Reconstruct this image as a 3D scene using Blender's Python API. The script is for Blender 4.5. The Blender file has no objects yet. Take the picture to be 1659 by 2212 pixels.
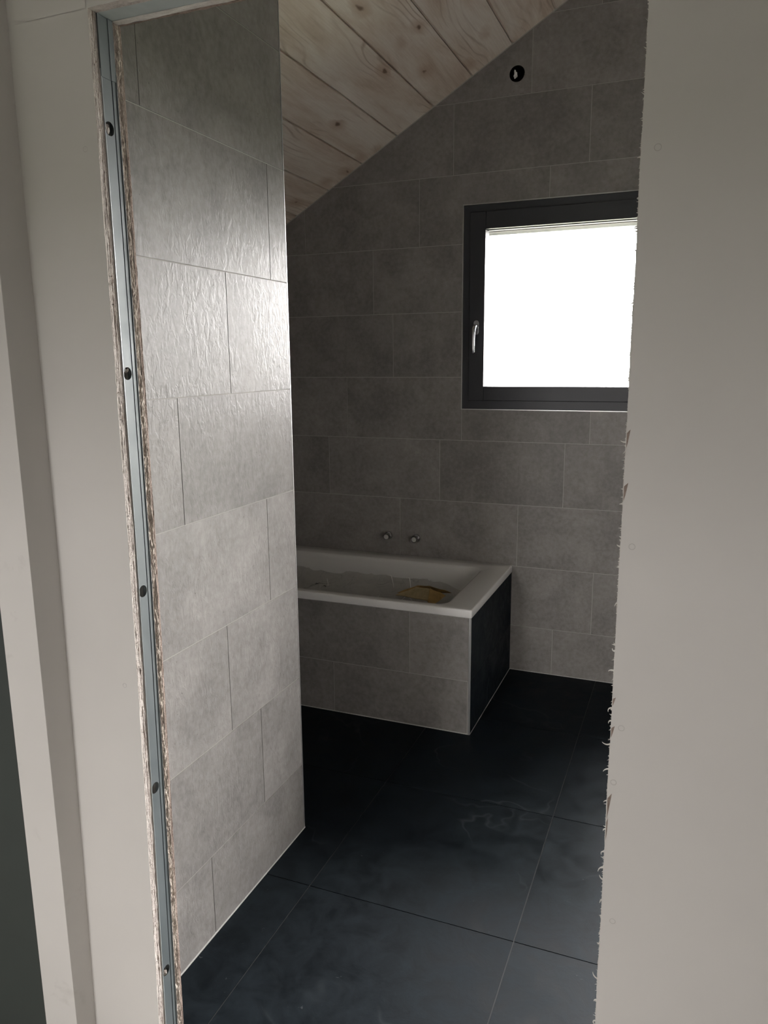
import bpy, bmesh, math, random
from mathutils import Vector, Matrix, noise
from mathutils.geometry import tessellate_polygon

S = bpy.context.scene
COL = S.collection
random.seed(7)

# ------------------------------------------------------------------ camera
cam_d = bpy.data.cameras.new('camera'); cam = bpy.data.objects.new('camera', cam_d); COL.objects.link(cam)
cam_d.sensor_fit = 'VERTICAL'; cam_d.sensor_height = 36.0
cam_d.lens = 1648.31 / 2212.0 * 36.0
cam_d.clip_start = 0.02; cam_d.clip_end = 300
RT, FW, UP = Vector((.9276, .3735, -.0089)), Vector((-.3680, .9093, -.1944)), Vector((-.0645, .1836, .9809))
m = Matrix((RT, UP, -FW)).transposed().to_4x4()
m.translation = (1.1027, -2.0024, 1.5093)
cam.matrix_world = m
S.camera = cam

# ------------------------------------------------------------------ sky, exposure
SKY = 82.0
w = bpy.data.worlds.new('overcast_sky'); S.world = w; w.use_nodes = True
nt = w.node_tree; nt.nodes.clear()
tc = nt.nodes.new('ShaderNodeTexCoord'); sp = nt.nodes.new('ShaderNodeSeparateXYZ')
mr = nt.nodes.new('ShaderNodeMapRange'); mr.inputs[1].default_value = 0; mr.inputs[2].default_value = 1
mr.inputs[3].default_value = .60; mr.inputs[4].default_value = 1.80
mu = nt.nodes.new('ShaderNodeMath'); mu.operation = 'MULTIPLY'; mu.inputs[1].default_value = SKY
bg = nt.nodes.new('ShaderNodeBackground'); bg.inputs[0].default_value = (1.0, .965, .945, 1)
wo = nt.nodes.new('ShaderNodeOutputWorld')
nt.links.new(tc.outputs['Generated'], sp.inputs[0]); nt.links.new(sp.outputs[2], mr.inputs[0])
nt.links.new(mr.outputs[0], mu.inputs[0]); nt.links.new(mu.outputs[0], bg.inputs[1]); nt.links.new(bg.outputs[0], wo.inputs[0])

vs = S.view_settings
vs.view_transform = 'Standard'; vs.look = 'None'; vs.gamma = 1.0; vs.use_curve_mapping = False
vs.exposure = 0.0
S.cycles.use_denoising = True
S.cycles.max_bounces = 8; S.cycles.diffuse_bounces = 5; S.cycles.glossy_bounces = 4
S.cycles.transparent_max_bounces = 12; S.cycles.caustics_reflective = False; S.cycles.caustics_refractive = False

def portal(name, loc, rot, sx, sy):
    d = bpy.data.lights.new(name, 'AREA'); d.shape = 'RECTANGLE'; d.size = sx; d.size_y = sy
    d.cycles.is_portal = True
    o = bpy.data.objects.new(name, d); COL.objects.link(o); o.location = loc; o.rotation_euler = rot

# dimensions (metres); x along the window wall, y into the bathroom, z up, bathroom floor at 0
YB = 1.5403                        # tiled face of the window wall
YF, YFB = -.8617, -.7812            # hallway face and bathroom face of the plasterboard wall
XL, XR = -1.46, 2.95               # bathroom side walls
OX0, OX1, OZ = .1093, 1.0152, 2.0982  # rough door opening
HZ = -.060                         # raw hallway floor
WX0, WX1, WZ0, WZ1 = .0741, .990, 1.2812, 2.1976
DX0, DX1, DZ0, DZ1 = 1.19, 2.75, .012, 2.1976   # unseen glazed door added further right to light the partition
Z0, TH, TW = .230, .300, .600      # first tile course, tile height, tile width
GR = .0026                         # joint width
def ceil_z(x): return 2.6730 + .5815 * x
HW = (-.55, .05, 1.08, 1.82)       # unseen window added in the rear wall to light the hallway (x0, x1, z0, z1)
HXL = -1.6
HY = -4.3
portal('window_portal', ((WX0 + WX1) / 2, YB + .10, (WZ0 + WZ1) / 2), (-math.pi / 2, 0, 0), WX1 - WX0, WZ1 - WZ0)
portal('added_door_portal', ((DX0 + DX1) / 2, YB + .12, (DZ0 + DZ1) / 2), (-math.pi / 2, 0, 0), DX1 - DX0, DZ1 - DZ0)
portal('added_hall_window_portal', ((HW[0] + HW[1]) / 2, HY - .05, (HW[2] + HW[3]) / 2), (math.pi / 2, 0, 0), HW[1] - HW[0], HW[3] - HW[2])

# ------------------------------------------------------------------ helpers
def tag(o, label=None, cat=None, group=None, kind=None):
    if label: o['label'] = label
    if cat: o['category'] = cat
    if group: o['group'] = group
    if kind: o['kind'] = kind
    return o
def link(name, me, parent=None, mat=None, loc=None):
    o = bpy.data.objects.new(name, me); COL.objects.link(o)
    if mat is not None and me is not None and not me.materials: me.materials.append(mat)
    if parent is not None: o.parent = parent
    if loc is not None: o.location = loc
    return o
def empty(name, loc=(0, 0, 0)):
    o = bpy.data.objects.new(name, None); COL.objects.link(o); o.location = loc; o.empty_display_size = .1
    return o
def mesh(name, vs_, fs, smooth=False):
    me = bpy.data.meshes.new(name); me.from_pydata([tuple(v) for v in vs_], [], fs)
    bm = bmesh.new(); bm.from_mesh(me); bmesh.ops.recalc_face_normals(bm, faces=bm.faces); bm.to_mesh(me); bm.free()
    if smooth:
        for p in me.polygons: p.use_smooth = True
    me.update(); return me
def boxmesh(name, a, b, bev=0.0):
    bm = bmesh.new(); bmesh.ops.create_cube(bm, size=1)
    for v in bm.verts:
        v.co = Vector([a[i] + (v.co[i] + .5) * (b[i] - a[i]) for i in range(3)])
    if bev: bmesh.ops.bevel(bm, geom=list(bm.edges), offset=bev, segments=2, affect='EDGES', profile=.5)
    me = bpy.data.meshes.new(name); bm.to_mesh(me); bm.free(); return me
def box(name, a, b, mat, parent=None, bev=0.0):
    c = Vector([(a[i] + b[i]) / 2 for i in range(3)])
    me = boxmesh(name, Vector(a) - c, Vector(b) - c, bev)
    return link(name, me, parent, mat, c)
CACHE = {}
def slab(name, loops, mp, mat, parent=None, depth=.008, key=''):
    """flat piece: loops[0] outline, others holes, in (u,v); mp(u,v,d) -> xyz with d measured into the wall"""
    us = [p[0] for p in loops[0]]; vv = [p[1] for p in loops[0]]
    cu, cv = (min(us) + max(us)) / 2, (min(vv) + max(vv)) / 2
    o0 = Vector(mp(cu, cv, 0))
    k = (key, mat.name, round(depth, 4), tuple(tuple((round(p[0] - cu, 4), round(p[1] - cv, 4)) for p in l) for l in loops))
    me = CACHE.get(k)
    if me is None:
        L = [[Vector((p[0], p[1], 0)) for p in l] for l in loops]
        flat = [p for l in loops for p in l]; n = len(flat)
        V = [Vector(mp(p[0], p[1], 0)) - o0 for p in flat] + [Vector(mp(p[0], p[1], depth)) - o0 for p in flat]
        F = []
        for t in tessellate_polygon(L): F.append(tuple(t)); F.append(tuple(i + n for i in reversed(t)))
        s = 0
        for l in loops:
            for i in range(len(l)):
                j = (i + 1) % len(l); F.append((s + i, s + j, s + j + n, s + i + n))
            s += len(l)
        me = mesh(name, V, F); CACHE[k] = me
    return link(name, me, parent, mat, o0)
def clip_half(poly, a, b, c):
    """keep a*u+b*v<=c"""
    out = []
    for i in range(len(poly)):
        p, q = poly[i], poly[(i + 1) % len(poly)]
        fp, fq = a * p[0] + b * p[1] - c, a * q[0] + b * q[1] - c
        if fp <= 0: out.append(p)
        if (fp < 0 < fq) or (fq < 0 < fp):
            t = fp / (fp - fq); out.append((p[0] + t * (q[0] - p[0]), p[1] + t * (q[1] - p[1])))
    return out
def area(poly):
    return abs(sum(poly[i][0] * poly[(i + 1) % len(poly)][1] - poly[(i + 1) % len(poly)][0] * poly[i][1] for i in range(len(poly)))) / 2
def rect(u0, u1, v0, v1): return [(u0, v0), (u1, v0), (u1, v1), (u0, v1)]
def circ(cu, cv, r, n=24): return [(cu + r * math.cos(2 * math.pi * i / n), cv + r * math.sin(2 * math.pi * i / n)) for i in range(n)]
def lathe(name, prof, n=24, axis='Z'):
    """prof: list of (r, h)"""
    V, F = [], []
    for r, h in prof:
        for i in range(n):
            a = 2 * math.pi * i / n; V.append((r * math.cos(a), r * math.sin(a), h))
    for k in range(len(prof) - 1):
        for i in range(n):
            j = (i + 1) % n; F.append((k * n + i, k * n + j, (k + 1) * n + j, (k + 1) * n + i))
    F.append(tuple(range(n))); F.append(tuple((len(prof) - 1) * n + i for i in range(n)))
    if axis == '-Y': V = [(x, -z, y) for x, y, z in V]
    return mesh(name, V, F)
def tubemesh(name, pts, rad, n=8, flat=1.0):
    V, F = [], []
    for k, p in enumerate(pts):
        p = Vector(p); q0 = Vector(pts[max(k - 1, 0)]); q1 = Vector(pts[min(k + 1, len(pts) - 1)])
        t = (q1 - q0).normalized(); a = Vector((1, 0, 0)) if abs(t.x) < .9 else Vector((0, 0, 1))
        u = t.cross(a).normalized(); v = t.cross(u)
        r = rad[k] if isinstance(rad, (list, tuple)) else rad
        for i in range(n):
            an = 2 * math.pi * i / n; V.append(p + u * math.cos(an) * r + v * math.sin(an) * r * flat)
    for k in range(len(pts) - 1):
        for i in range(n):
            j = (i + 1) % n; F.append((k * n + i, k * n + j, (k + 1) * n + j, (k + 1) * n + i))
    F.append(tuple(range(n))); F.append(tuple((len(pts) - 1) * n + i for i in range(n)))
    return mesh(name, V, F, True)
def nz(x, y, z): return noise.noise(Vector((x, y, z)))
def ss(a, b, x):
    t = min(1, max(0, (x - a) / (b - a))); return t * t * (3 - 2 * t)

# ------------------------------------------------------------------ materials
class NT:
    def __init__(s, name):
        s.m = bpy.data.materials.new(name); s.m.use_nodes = True; s.t = s.m.node_tree
        s.b = s.t.nodes['Principled BSDF']; s.out = s.t.nodes['Material Output']
    def n(s, ty, **kw):
        nd = s.t.nodes.new('ShaderNode' + ty)
        for k, v in kw.items():
            if k.startswith('i_'):
                key = k[2:]; key = int(key) if key.isdigit() else key.replace('_', ' ')
                nd.inputs[key].default_value = v
            else: setattr(nd, k, v)
        return nd
    def l(s, a, b): s.t.links.new(a, b)
    def coords(s, scale=(1, 1, 1), rand=True):
        c = s.n('TexCoord'); mp = s.n('Mapping'); mp.inputs['Scale'].default_value = scale
        if rand:
            oi = s.n('ObjectInfo'); mul = s.n('VectorMath', operation='MULTIPLY')
            cb = s.n('CombineXYZ'); s.l(oi.outputs['Random'], cb.inputs[0]); s.l(oi.outputs['Random'], cb.inputs[1]); s.l(oi.outputs['Random'], cb.inputs[2])
            s.l(cb.outputs[0], mul.inputs[0]); mul.inputs[1].default_value = (37, 71, 53)
            ad = s.n('VectorMath', operation='ADD'); s.l(c.outputs['Object'], ad.inputs[0]); s.l(mul.outputs[0], ad.inputs[1])
            s.l(ad.outputs[0], mp.inputs[0])
        else: s.l(c.outputs['Object'], mp.inputs[0])
        return mp.outputs[0]
    def noise(s, vec, scale, detail=4, rough=.55, dist=0.0):
        nd = s.n('TexNoise'); nd.inputs['Scale'].default_value = scale; nd.inputs['Detail'].default_value = detail
        nd.inputs['Roughness'].default_value = rough; nd.inputs['Distortion'].default_value = dist
        s.l(vec, nd.inputs['Vector']); return nd.outputs['Fac']
    def ramp(s, fac, stops):
        nd = s.n('ValToRGB'); e = nd.color_ramp.elements
        while len(e) < len(stops): e.new(.5)
        for el, (p, c) in zip(e, stops):
            el.position = p; el.color = (c, c, c, 1) if isinstance(c, (int, float)) else (c[0], c[1], c[2], 1)
        s.l(fac, nd.inputs[0]); return nd.outputs[0]
    def mix(s, fac, a, b, blend='MIX'):
        nd = s.n('MixRGB', blend_type=blend)
        for i, v in enumerate((fac, a, b)):
            if hasattr(v, 'is_linked') or hasattr(v, 'links'): s.l(v, nd.inputs[i])
            elif isinstance(v, (int, float)): nd.inputs[i].default_value = v if i == 0 else (v, v, v, 1)
            else: nd.inputs[i].default_value = (v[0], v[1], v[2], 1)
        return nd.outputs[0]
    def math(s, op, a, b):
        nd = s.n('Math', operation=op)
        for i, v in enumerate((a, b)):
            if isinstance(v, (int, float)): nd.inputs[i].default_value = v
            else: s.l(v, nd.inputs[i])
        return nd.outputs[0]
    def bump(s, h, strength, dist, normal=None):
        nd = s.n('Bump'); nd.inputs['Strength'].default_value = strength; nd.inputs['Distance'].default_value = dist
        s.l(h, nd.inputs['Height'])
        if normal is not None: s.l(normal, nd.inputs['Normal'])
        return nd.outputs[0]
    def set(s, **kw):
        for k, v in kw.items():
            k = k.replace('_', ' ')
            if hasattr(v, 'links'): s.l(v, s.b.inputs[k])
            elif isinstance(v, tuple) and len(v) == 3: s.b.inputs[k].default_value = (*v, 1)
            else: s.b.inputs[k].default_value = v
        return s.m
def plain(name, col, rough=.6, metal=0.0, vary=0.06, scale=8.0, bump=0.0, bscale=60):
    t = NT(name); v = t.coords(rand=False)
    n = t.noise(v, scale, 5)
    lo = tuple(c * (1 - vary) for c in col); hi = tuple(min(1, c * (1 + vary)) for c in col)
    t.set(Base_Color=t.ramp(n, [(.3, lo), (.7, hi)]), Roughness=rough, Metallic=metal)
    if bump: t.set(Normal=t.bump(t.noise(v, bscale, 4), bump, .002))
    return t.m

def mat_tile():
    t = NT('grey_stone_tile'); v = t.coords()
    n1 = t.noise(v, 5.5, 7, .64, .4); n2 = t.noise(v, 55, 4, .6)
    col = t.ramp(n1, [(.30, (.180, .168, .160)), (.5, (.245, .230, .218)), (.70, (.315, .297, .282))])
    col = t.mix(.28, col, t.ramp(n2, [(.3, .15), (.7, .37)]))
    oi = t.n('ObjectInfo'); br = t.n('MapRange'); br.inputs[3].default_value = .90; br.inputs[4].default_value = 1.10
    t.l(oi.outputs['Random'], br.inputs[0]); hs = t.n('HueSaturation'); t.l(br.outputs[0], hs.inputs['Value']); t.l(col, hs.inputs['Color'])
    sp_ = t.ramp(t.noise(v, 130, 2, .5), [(.24, .45), (.30, 1)])
    col = t.mix(sp_, (.10, .095, .09), hs.outputs[0])
    vs2 = t.coords((1, 1, .45))
    b1 = t.noise(vs2, 60, 5, .6, .7); b2 = t.ramp(t.noise(v, 8, 3, .5), [(.38, 0), (.62, 1)])
    chips = t.math('MULTIPLY', t.ramp(b1, [(.44, 0), (.56, 1)]), t.math('ADD', t.math('MULTIPLY', b2, .8), .25))
    h = t.math('ADD', chips, t.math('MULTIPLY', t.noise(v, 160, 3), .25))
    nrm = t.bump(h, .21, .0020)
    r = t.ramp(n1, [(.2, .32), (.8, .42)])
    return t.set(Base_Color=col, Roughness=r, Normal=nrm, Specular_IOR_Level=.145)
def mat_slate():
    t = NT('dark_slate_tile'); v = t.coords()
    n1 = t.noise(v, 3.2, 8, .65, .5); n2 = t.noise(v, 11, 8, .72, .5)
    col = t.ramp(n1, [(.3, (.0036, .0058, .0078)), (.55, (.0064, .0098, .0128)), (.75, (.0120, .0175, .0215))])
    col = t.mix(.45, col, t.ramp(n2, [(.38, (.0022, .0036, .0048)), (.66, (.017, .0235, .029))]))
    # thin pale veins
    vn = t.noise(v, 1.5, 4, .5, .35); band = t.math('ABSOLUTE', t.math('SUBTRACT', vn, .5), 0)
    vein = t.math('MULTIPLY', t.ramp(band, [(0.0, 1), (.006, 0)]), t.ramp(t.noise(v, 3, 2), [(.48, 0), (.66, .40)]))
    col = t.mix(vein, col, (.055, .064, .068))
    dust = t.math('MULTIPLY', t.ramp(t.noise(v, 60, 3, .6, 1.2), [(.70, 0), (.76, 1)]), t.ramp(t.noise(v, 4, 2), [(.56, 0), (.68, .6)]))
    col = t.mix(dust, col, (.13, .14, .145))
    nrm = t.bump(t.math('ADD', n2, t.math('MULTIPLY', n1, 1.5)), .16, .004)
    return t.set(Base_Color=col, Roughness=t.ramp(n2, [(.35, .42), (.65, .66)]), Normal=nrm, Specular_IOR_Level=.06)
def mat_wood():
    t = NT('whitewashed_spruce')
    # slow warp so that the grain lines wander and open into flames
    warp = t.n('TexNoise'); warp.inputs['Scale'].default_value = 2.2; warp.inputs['Detail'].default_value = 2
    wc = t.coords((2.2, .55, 2.2)); t.l(wc, warp.inputs['Vector'])
    ofs = t.n('VectorMath', operation='SCALE'); ofs.inputs['Scale'].default_value = 2.6; t.l(warp.outputs['Color'], ofs.inputs[0])
    gv = t.n('VectorMath', operation='ADD'); t.l(t.coords((9, .8, 9)), gv.inputs[0]); t.l(ofs.outputs[0], gv.inputs[1])
    wv = t.n('TexWave', wave_type='BANDS', bands_direction='X'); wv.inputs['Scale'].default_value = 1.25
    wv.inputs['Distortion'].default_value = 2.5; wv.inputs['Detail'].default_value = 3; wv.inputs['Detail Scale'].default_value = 1.2; wv.inputs['Detail Roughness'].default_value = .65
    t.l(gv.outputs[0], wv.inputs['Vector'])
    fine = t.noise(t.coords((70, 2.0, 70)), 3, 4, .6)
    base = t.ramp(t.noise(t.coords((6, 1.1, 6)), 1.5, 5, .62, .4), [(.28, (.50, .38, .28)), (.45, (.68, .58, .48)), (.58, (.78, .71, .62)), (.74, (.86, .81, .73))])
    line = t.ramp(wv.outputs['Fac'], [(0, 1), (.10, .5), (.26, 0)])
    zone = t.ramp(t.noise(t.coords((3.5, 1.4, 3.5)), 1.5, 2), [(.50, 0), (.66, .75)])
    col = t.mix(t.math('MULTIPLY', line, zone), base, (.36, .26, .185))
    col = t.mix(.16, col, t.ramp(fine, [(.35, (.48, .39, .30)), (.65, (.88, .83, .76))]))
    # knots with a brown halo
    kw = t.n('VectorMath', operation='ADD'); kn = t.n('VectorMath', operation='SCALE'); kn.inputs['Scale'].default_value = .25
    kt = t.n('TexNoise'); kt.inputs['Scale'].default_value = 30; t.l(t.coords((1, .5, 1)), kt.inputs['Vector']); t.l(kt.outputs['Color'], kn.inputs[0])
    t.l(t.coords((11, 5.0, 0)), kw.inputs[0]); t.l(kn.outputs[0], kw.inputs[1])
    vo = t.n('TexVoronoi', feature='F1'); vo.inputs['Scale'].default_value = 1.0; vo.inputs['Randomness'].default_value = .95
    t.l(kw.outputs[0], vo.inputs['Vector'])
    k1 = t.ramp(vo.outputs['Distance'], [(.060, 1), (.125, 0)])
    k0 = t.ramp(vo.outputs['Distance'], [(.08, .75), (.42, 0)])
    sc = t.n('SeparateXYZ'); t.l(vo.outputs['Color'], sc.inputs[0])
    pick = t.ramp(sc.outputs[0], [(.66, 0), (.68, 1)])
    col = t.mix(t.math('MULTIPLY', k0, pick), col, (.46, .32, .22))
    col = t.mix(t.math('MULTIPLY', k1, pick), col, (.17, .105, .065))
    return t.set(Base_Color=col, Roughness=.6, Normal=t.bump(fine, .10, .002))
def mat_paint(name, c=(.66, .64, .615), smudge=0.0):
    t = NT(name); v = t.coords(rand=False)
    n = t.noise(v, 2.5, 4); col = t.ramp(n, [(.3, tuple(x * .97 for x in c)), (.7, tuple(min(1, x * 1.03) for x in c))])
    if smudge:
        sm = t.ramp(t.noise(v, 7, 5, .6, .5), [(.60, 0), (.72, smudge)]); col = t.mix(sm, col, (.36, .33, .31))
    return t.set(Base_Color=col, Roughness=.75, Normal=t.bump(t.noise(v, 220, 3), .05, .001))
def mat_gypsum(name, a, b, bs=.9):
    t = NT(name); v = t.coords(rand=False)
    n = t.noise(v, 150, 5, .65); n2 = t.noise(v, 30, 4, .6)
    col = t.mix(.5, t.ramp(n, [(.3, a), (.7, b)]), t.ramp(n2, [(.35, a), (.6, b)]))
    return t.set(Base_Color=col, Roughness=.95, Normal=t.bump(t.math('ADD', n, n2), bs, .004))
def mat_steel():
    t = NT('galvanised_steel'); v = t.coords((1, 1, .35), rand=False)
    n = t.noise(v, 40, 5, .6, .4); n2 = t.noise(v, 9, 3)
    col = t.mix(.5, t.ramp(n, [(.3, (.092, .110, .115)), (.7, (.135, .158, .163))]), t.ramp(n2, [(.3, (.092, .110, .115)), (.7, (.155, .178, .183))]))
    return t.set(Base_Color=col, Metallic=.2, Roughness=t.ramp(n, [(.3, .45), (.7, .60)]))
def mat_glass():
    t = NT('window_glass'); t.t.nodes.remove(t.b)
    tr = t.n('BsdfTransparent'); tr.inputs[0].default_value = (.95, .95, .95, 1)
    gl = t.n('BsdfGlossy'); gl.inputs['Roughness'].default_value = .0
    fr = t.n('Fresnel'); fr.inputs[0].default_value = 1.45; mx = t.n('MixShader')
    t.l(fr.outputs[0], mx.inputs[0]); t.l(tr.outputs[0], mx.inputs[1]); t.l(gl.outputs[0], mx.inputs[2]); t.l(mx.outputs[0], t.out.inputs[0])
    return t.m
def mat_film():
    t = NT('clear_plastic_film'); t.t.nodes.remove(t.b); v = t.coords(rand=False)
    tr = t.n('BsdfTransparent'); tr.inputs[0].default_value = (.95, .95, .93, 1)
    gl = t.n('BsdfGlossy'); gl.inputs['Roughness'].default_value = .07; gl.inputs[0].default_value = (1, 1, 1, 1)
    df = t.n('BsdfDiffuse'); df.inputs[0].default_value = (.88, .87, .84, 1)
    rg = t.ramp(t.math('ABSOLUTE', t.math('SUBTRACT', t.noise(v, 11, 2, .5, .8), .5), 0), [(0, 1), (.06, 0)])
    nr = t.bump(t.math('ADD', rg, t.math('MULTIPLY', t.noise(v, 28, 3), .8)), 1.0, .012)
    t.l(nr, gl.inputs['Normal']); t.l(nr, df.inputs['Normal'])
    m1 = t.n('MixShader'); m1.inputs[0].default_value = .22; t.l(tr.outputs[0], m1.inputs[1]); t.l(df.outputs[0], m1.inputs[2])
    fr = t.n('Fresnel'); fr.inputs[0].default_value = 1.5; t.l(nr, fr.inputs['Normal'])
    m2 = t.n('MixShader'); t.l(t.math('MULTIPLY', fr.outputs[0], .55), m2.inputs[0]); t.l(m1.outputs[0], m2.inputs[1]); t.l(gl.outputs[0], m2.inputs[2]); t.l(m2.outputs[0], t.out.inputs[0])
    return t.m

M_TILE, M_SLATE, M_WOOD = mat_tile(), mat_slate(), mat_wood()
M_GROUT = plain('light_grey_grout', (.42, .405, .385), .85)
M_GROUTD = plain('dark_floor_grout', (.022, .024, .025), .8)
M_SIL = plain('pale_silicone', (.52, .52, .51), .5)
M_PAINT = mat_paint('white_wall_paint'); M_PAINT_R = mat_paint('white_board_paint', smudge=.0)
M_TRIM = mat_paint('smudged_white_paint', (.66, .64, .615), .30)
M_GYP_A = mat_gypsum('gypsum_pinkish', (.40, .35, .32), (.66, .61, .57))
M_GYP_B = mat_gypsum('gypsum_brownish', (.34, .285, .245), (.66, .59, .52), 1.0)
M_PAPER = mat_gypsum('brown_board_paper', (.20, .15, .125), (.40, .32, .275))
M_PAPERW = plain('white_torn_paper', (.72, .70, .66), .9)
M_STEEL = mat_steel()
M_ZINC_LIT = plain('lit_zinc_sheet', (.42, .46, .46), .5, .15, .08, 20)  # paler copy of the galvanised steel, light from below put into the colour
M_WHITE = mat_paint('bright_white_paint', (.80, .79, .77))
M_LIPM = plain('bright_zinc_edge', (.50, .54, .54), .4, .5)
M_ALU = plain('brushed_aluminium', (.62, .63, .62), .35, .85)
M_FRAME = plain('anthracite_window_lacquer', (.034, .037, .044), .42, 0, .05)
M_SEAL = plain('black_gasket_and_gap', (.006, .006, .007), .6)
M_CHROME = plain('polished_chrome', (.42, .42, .42), .14, 1.0)
M_CAP = plain('matt_grey_cap', (.62, .62, .60), .45, .2)
M_SATIN = plain('satin_chrome', (.62, .63, .65), .27, 1.0)
M_BATH = plain('white_bath_acrylic', (.80, .80, .79), .18, 0, .01)
M_GLASS, M_FILM = mat_glass(), mat_film()
M_FOAM = plain('yellowed_cardboard', (.52, .42, .24), .85, 0, .2, 25, .3)
M_FOAM2 = plain('stained_cardboard', (.40, .26, .10), .85, 0, .35, 18, .3)
M_GLINT = plain('white_crease_glint', (.95, .94, .92), .25)
M_BLACK = plain('black_plastic', (.012, .012, .013), .5)
M_RIM = plain('scuffed_paint', (.46, .44, .42), .9)
M_GREYPL = plain('grey_plaster_lump', (.30, .31, .31), .9, 0, .3, 60, .5)
M_DOOR = plain('dark_green_grey_lacquer', (.036, .045, .041), .5, 0, .05)
M_CONC = plain('raw_screed', (.58, .56, .53), .9, 0, .12, 5, .3)
M_GROUND = plain('dark_green_ground', (.050, .055, .040), .95, 0, .2, 2)
M_ADDED_SLAB = plain('added_slab_grey', (.10, .10, .10), .85)
M_RENDER = plain('outer_render', (.60, .59, .57), .9)

# ------------------------------------------------------------------ ground outside
g = box('ground_outside', (-280, -280, -3.3), (280, 280, -3.0), M_GROUND)
tag(g, 'open ground far below outside the windows', 'ground', kind='structure')

# ------------------------------------------------------------------ window wall with tiles
GB = .0014   # grout sits this far behind the tile face
wb = empty('wall_back', (0, YB, 0)); tag(wb, 'grey tiled wall with the window behind the bathtub', 'wall', kind='structure')
def mp_back(u, v, d): return (u, d, v)              # local to wb
JB = (.3048, 2.7150, .0335)                         # junction box hole
outer = [(XL - .3, -.3), (XR + .3, -.3), (XR + .3, ceil_z(XR + .3) + .05), (XL - .3, ceil_z(XL - .3) + .05)]
slab('wall_core', [outer, rect(WX0, WX1, WZ0, WZ1), rect(DX0, DX1, DZ0, DZ1), circ(JB[0], JB[1], JB[2])], lambda u, v, d: (u, GB + d, v), M_GROUT, wb, .33)
JX = {0: .5394, 1: .1180, 2: .357, 3: -.034, 4: .074, 5: -.2756, 6: -.376, 7: -.14, 8: .0233, 9: .3693, 10: .05, 11: .3, 12: -.1, 13: .2, 14: .4, 15: .1}
def split_open(r, a):
    """rectangle minus opening -> outlines (an L-shaped tile stays one outline)"""
    u0, u1, v0, v1 = r; a0, a1, b0, b1 = a[0] - .004, a[1] + .004, a[2] - .004, a[3] + .004
    if u1 <= a0 or u0 >= a1 or v1 <= b0 or v0 >= b1: return [rect(u0, u1, v0, v1)]
    if u0 < a0 and u1 <= a1 and v0 < b0 and v1 <= b1: return [[(u0, v0), (u1, v0), (u1, b0), (a0, b0), (a0, v1), (u0, v1)]]
    if u0 < a0 and u1 <= a1 and v0 >= b0 and v1 > b1: return [[(u0, v0), (a0, v0), (a0, b1), (u1, b1), (u1, v1), (u0, v1)]]
    if u0 >= a0 and u1 > a1 and v0 < b0 and v1 <= b1: return [[(u0, v0), (u1, v0), (u1, v1), (a1, v1), (a1, b0), (u0, b0)]]
    if u0 >= a0 and u1 > a1 and v0 >= b0 and v1 > b1: return [[(a1, v0), (u1, v0), (u1, v1), (u0, v1), (u0, b1), (a1, b1)]]
    res = []
    if u0 < a0: res.append((u0, a0, v0, v1))
    if u1 > a1: res.append((a1, u1, v0, v1))
    m0, m1 = max(u0, a0), min(u1, a1)
    if v0 < b0: res.append((m0, m1, v0, b0))
    if v1 > b1: res.append((m0, m1, b1, v1))
    return [rect(*q) for q in res]
XS = (WX1 + DX0) / 2
def split_window(r):
    out = []
    for q in ([(r[0], min(r[1], XS), r[2], r[3]), (max(r[0], XS), r[1], r[2], r[3])] if r[0] < XS < r[1] and DZ0 < r[3] and r[2] < DZ1 else [r]):
        if q[1] - q[0] < .01: continue
        out += split_open(q, (WX0, WX1, WZ0, WZ1) if q[0] < XS and q[1] <= XS + .01 else (DX0, DX1, DZ0, DZ1))
    return out
for r in range(0, 16):
    v0 = 0.0 if r == 0 else Z0 + TH * (r - 1); v1 = Z0 + TH * r
    x = JX[r]
    while x > XL: x -= TW
    while x < XR:
        u0, u1 = max(x, XL) + GR / 2, min(x + TW, XR) - GR / 2
        if u1 - u0 > .01:
            a, b = v0 + (GR / 2 if r else .003), v1 - GR / 2
            for lp in split_window((u0, u1, a, b)):
                lp = clip_half(lp, -.5815, 1.0, 2.6730 - .006)
                if len(lp) < 3 or area(lp) < 4e-4: continue
                loops = [lp]
                us = [p[0] for p in lp]; vv = [p[1] for p in lp]
                if min(us) < JB[0] < max(us) and min(vv) < JB[1] < max(vv): loops.append(circ(JB[0], JB[1], JB[2]))
                slab('wall_tile', loops, mp_back, M_TILE, wb, .008, 'back')
        x += TW
box('sealing_bead', (XL, -.0006, 0), (XR, .003, .0030), M_SIL, wb)
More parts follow.
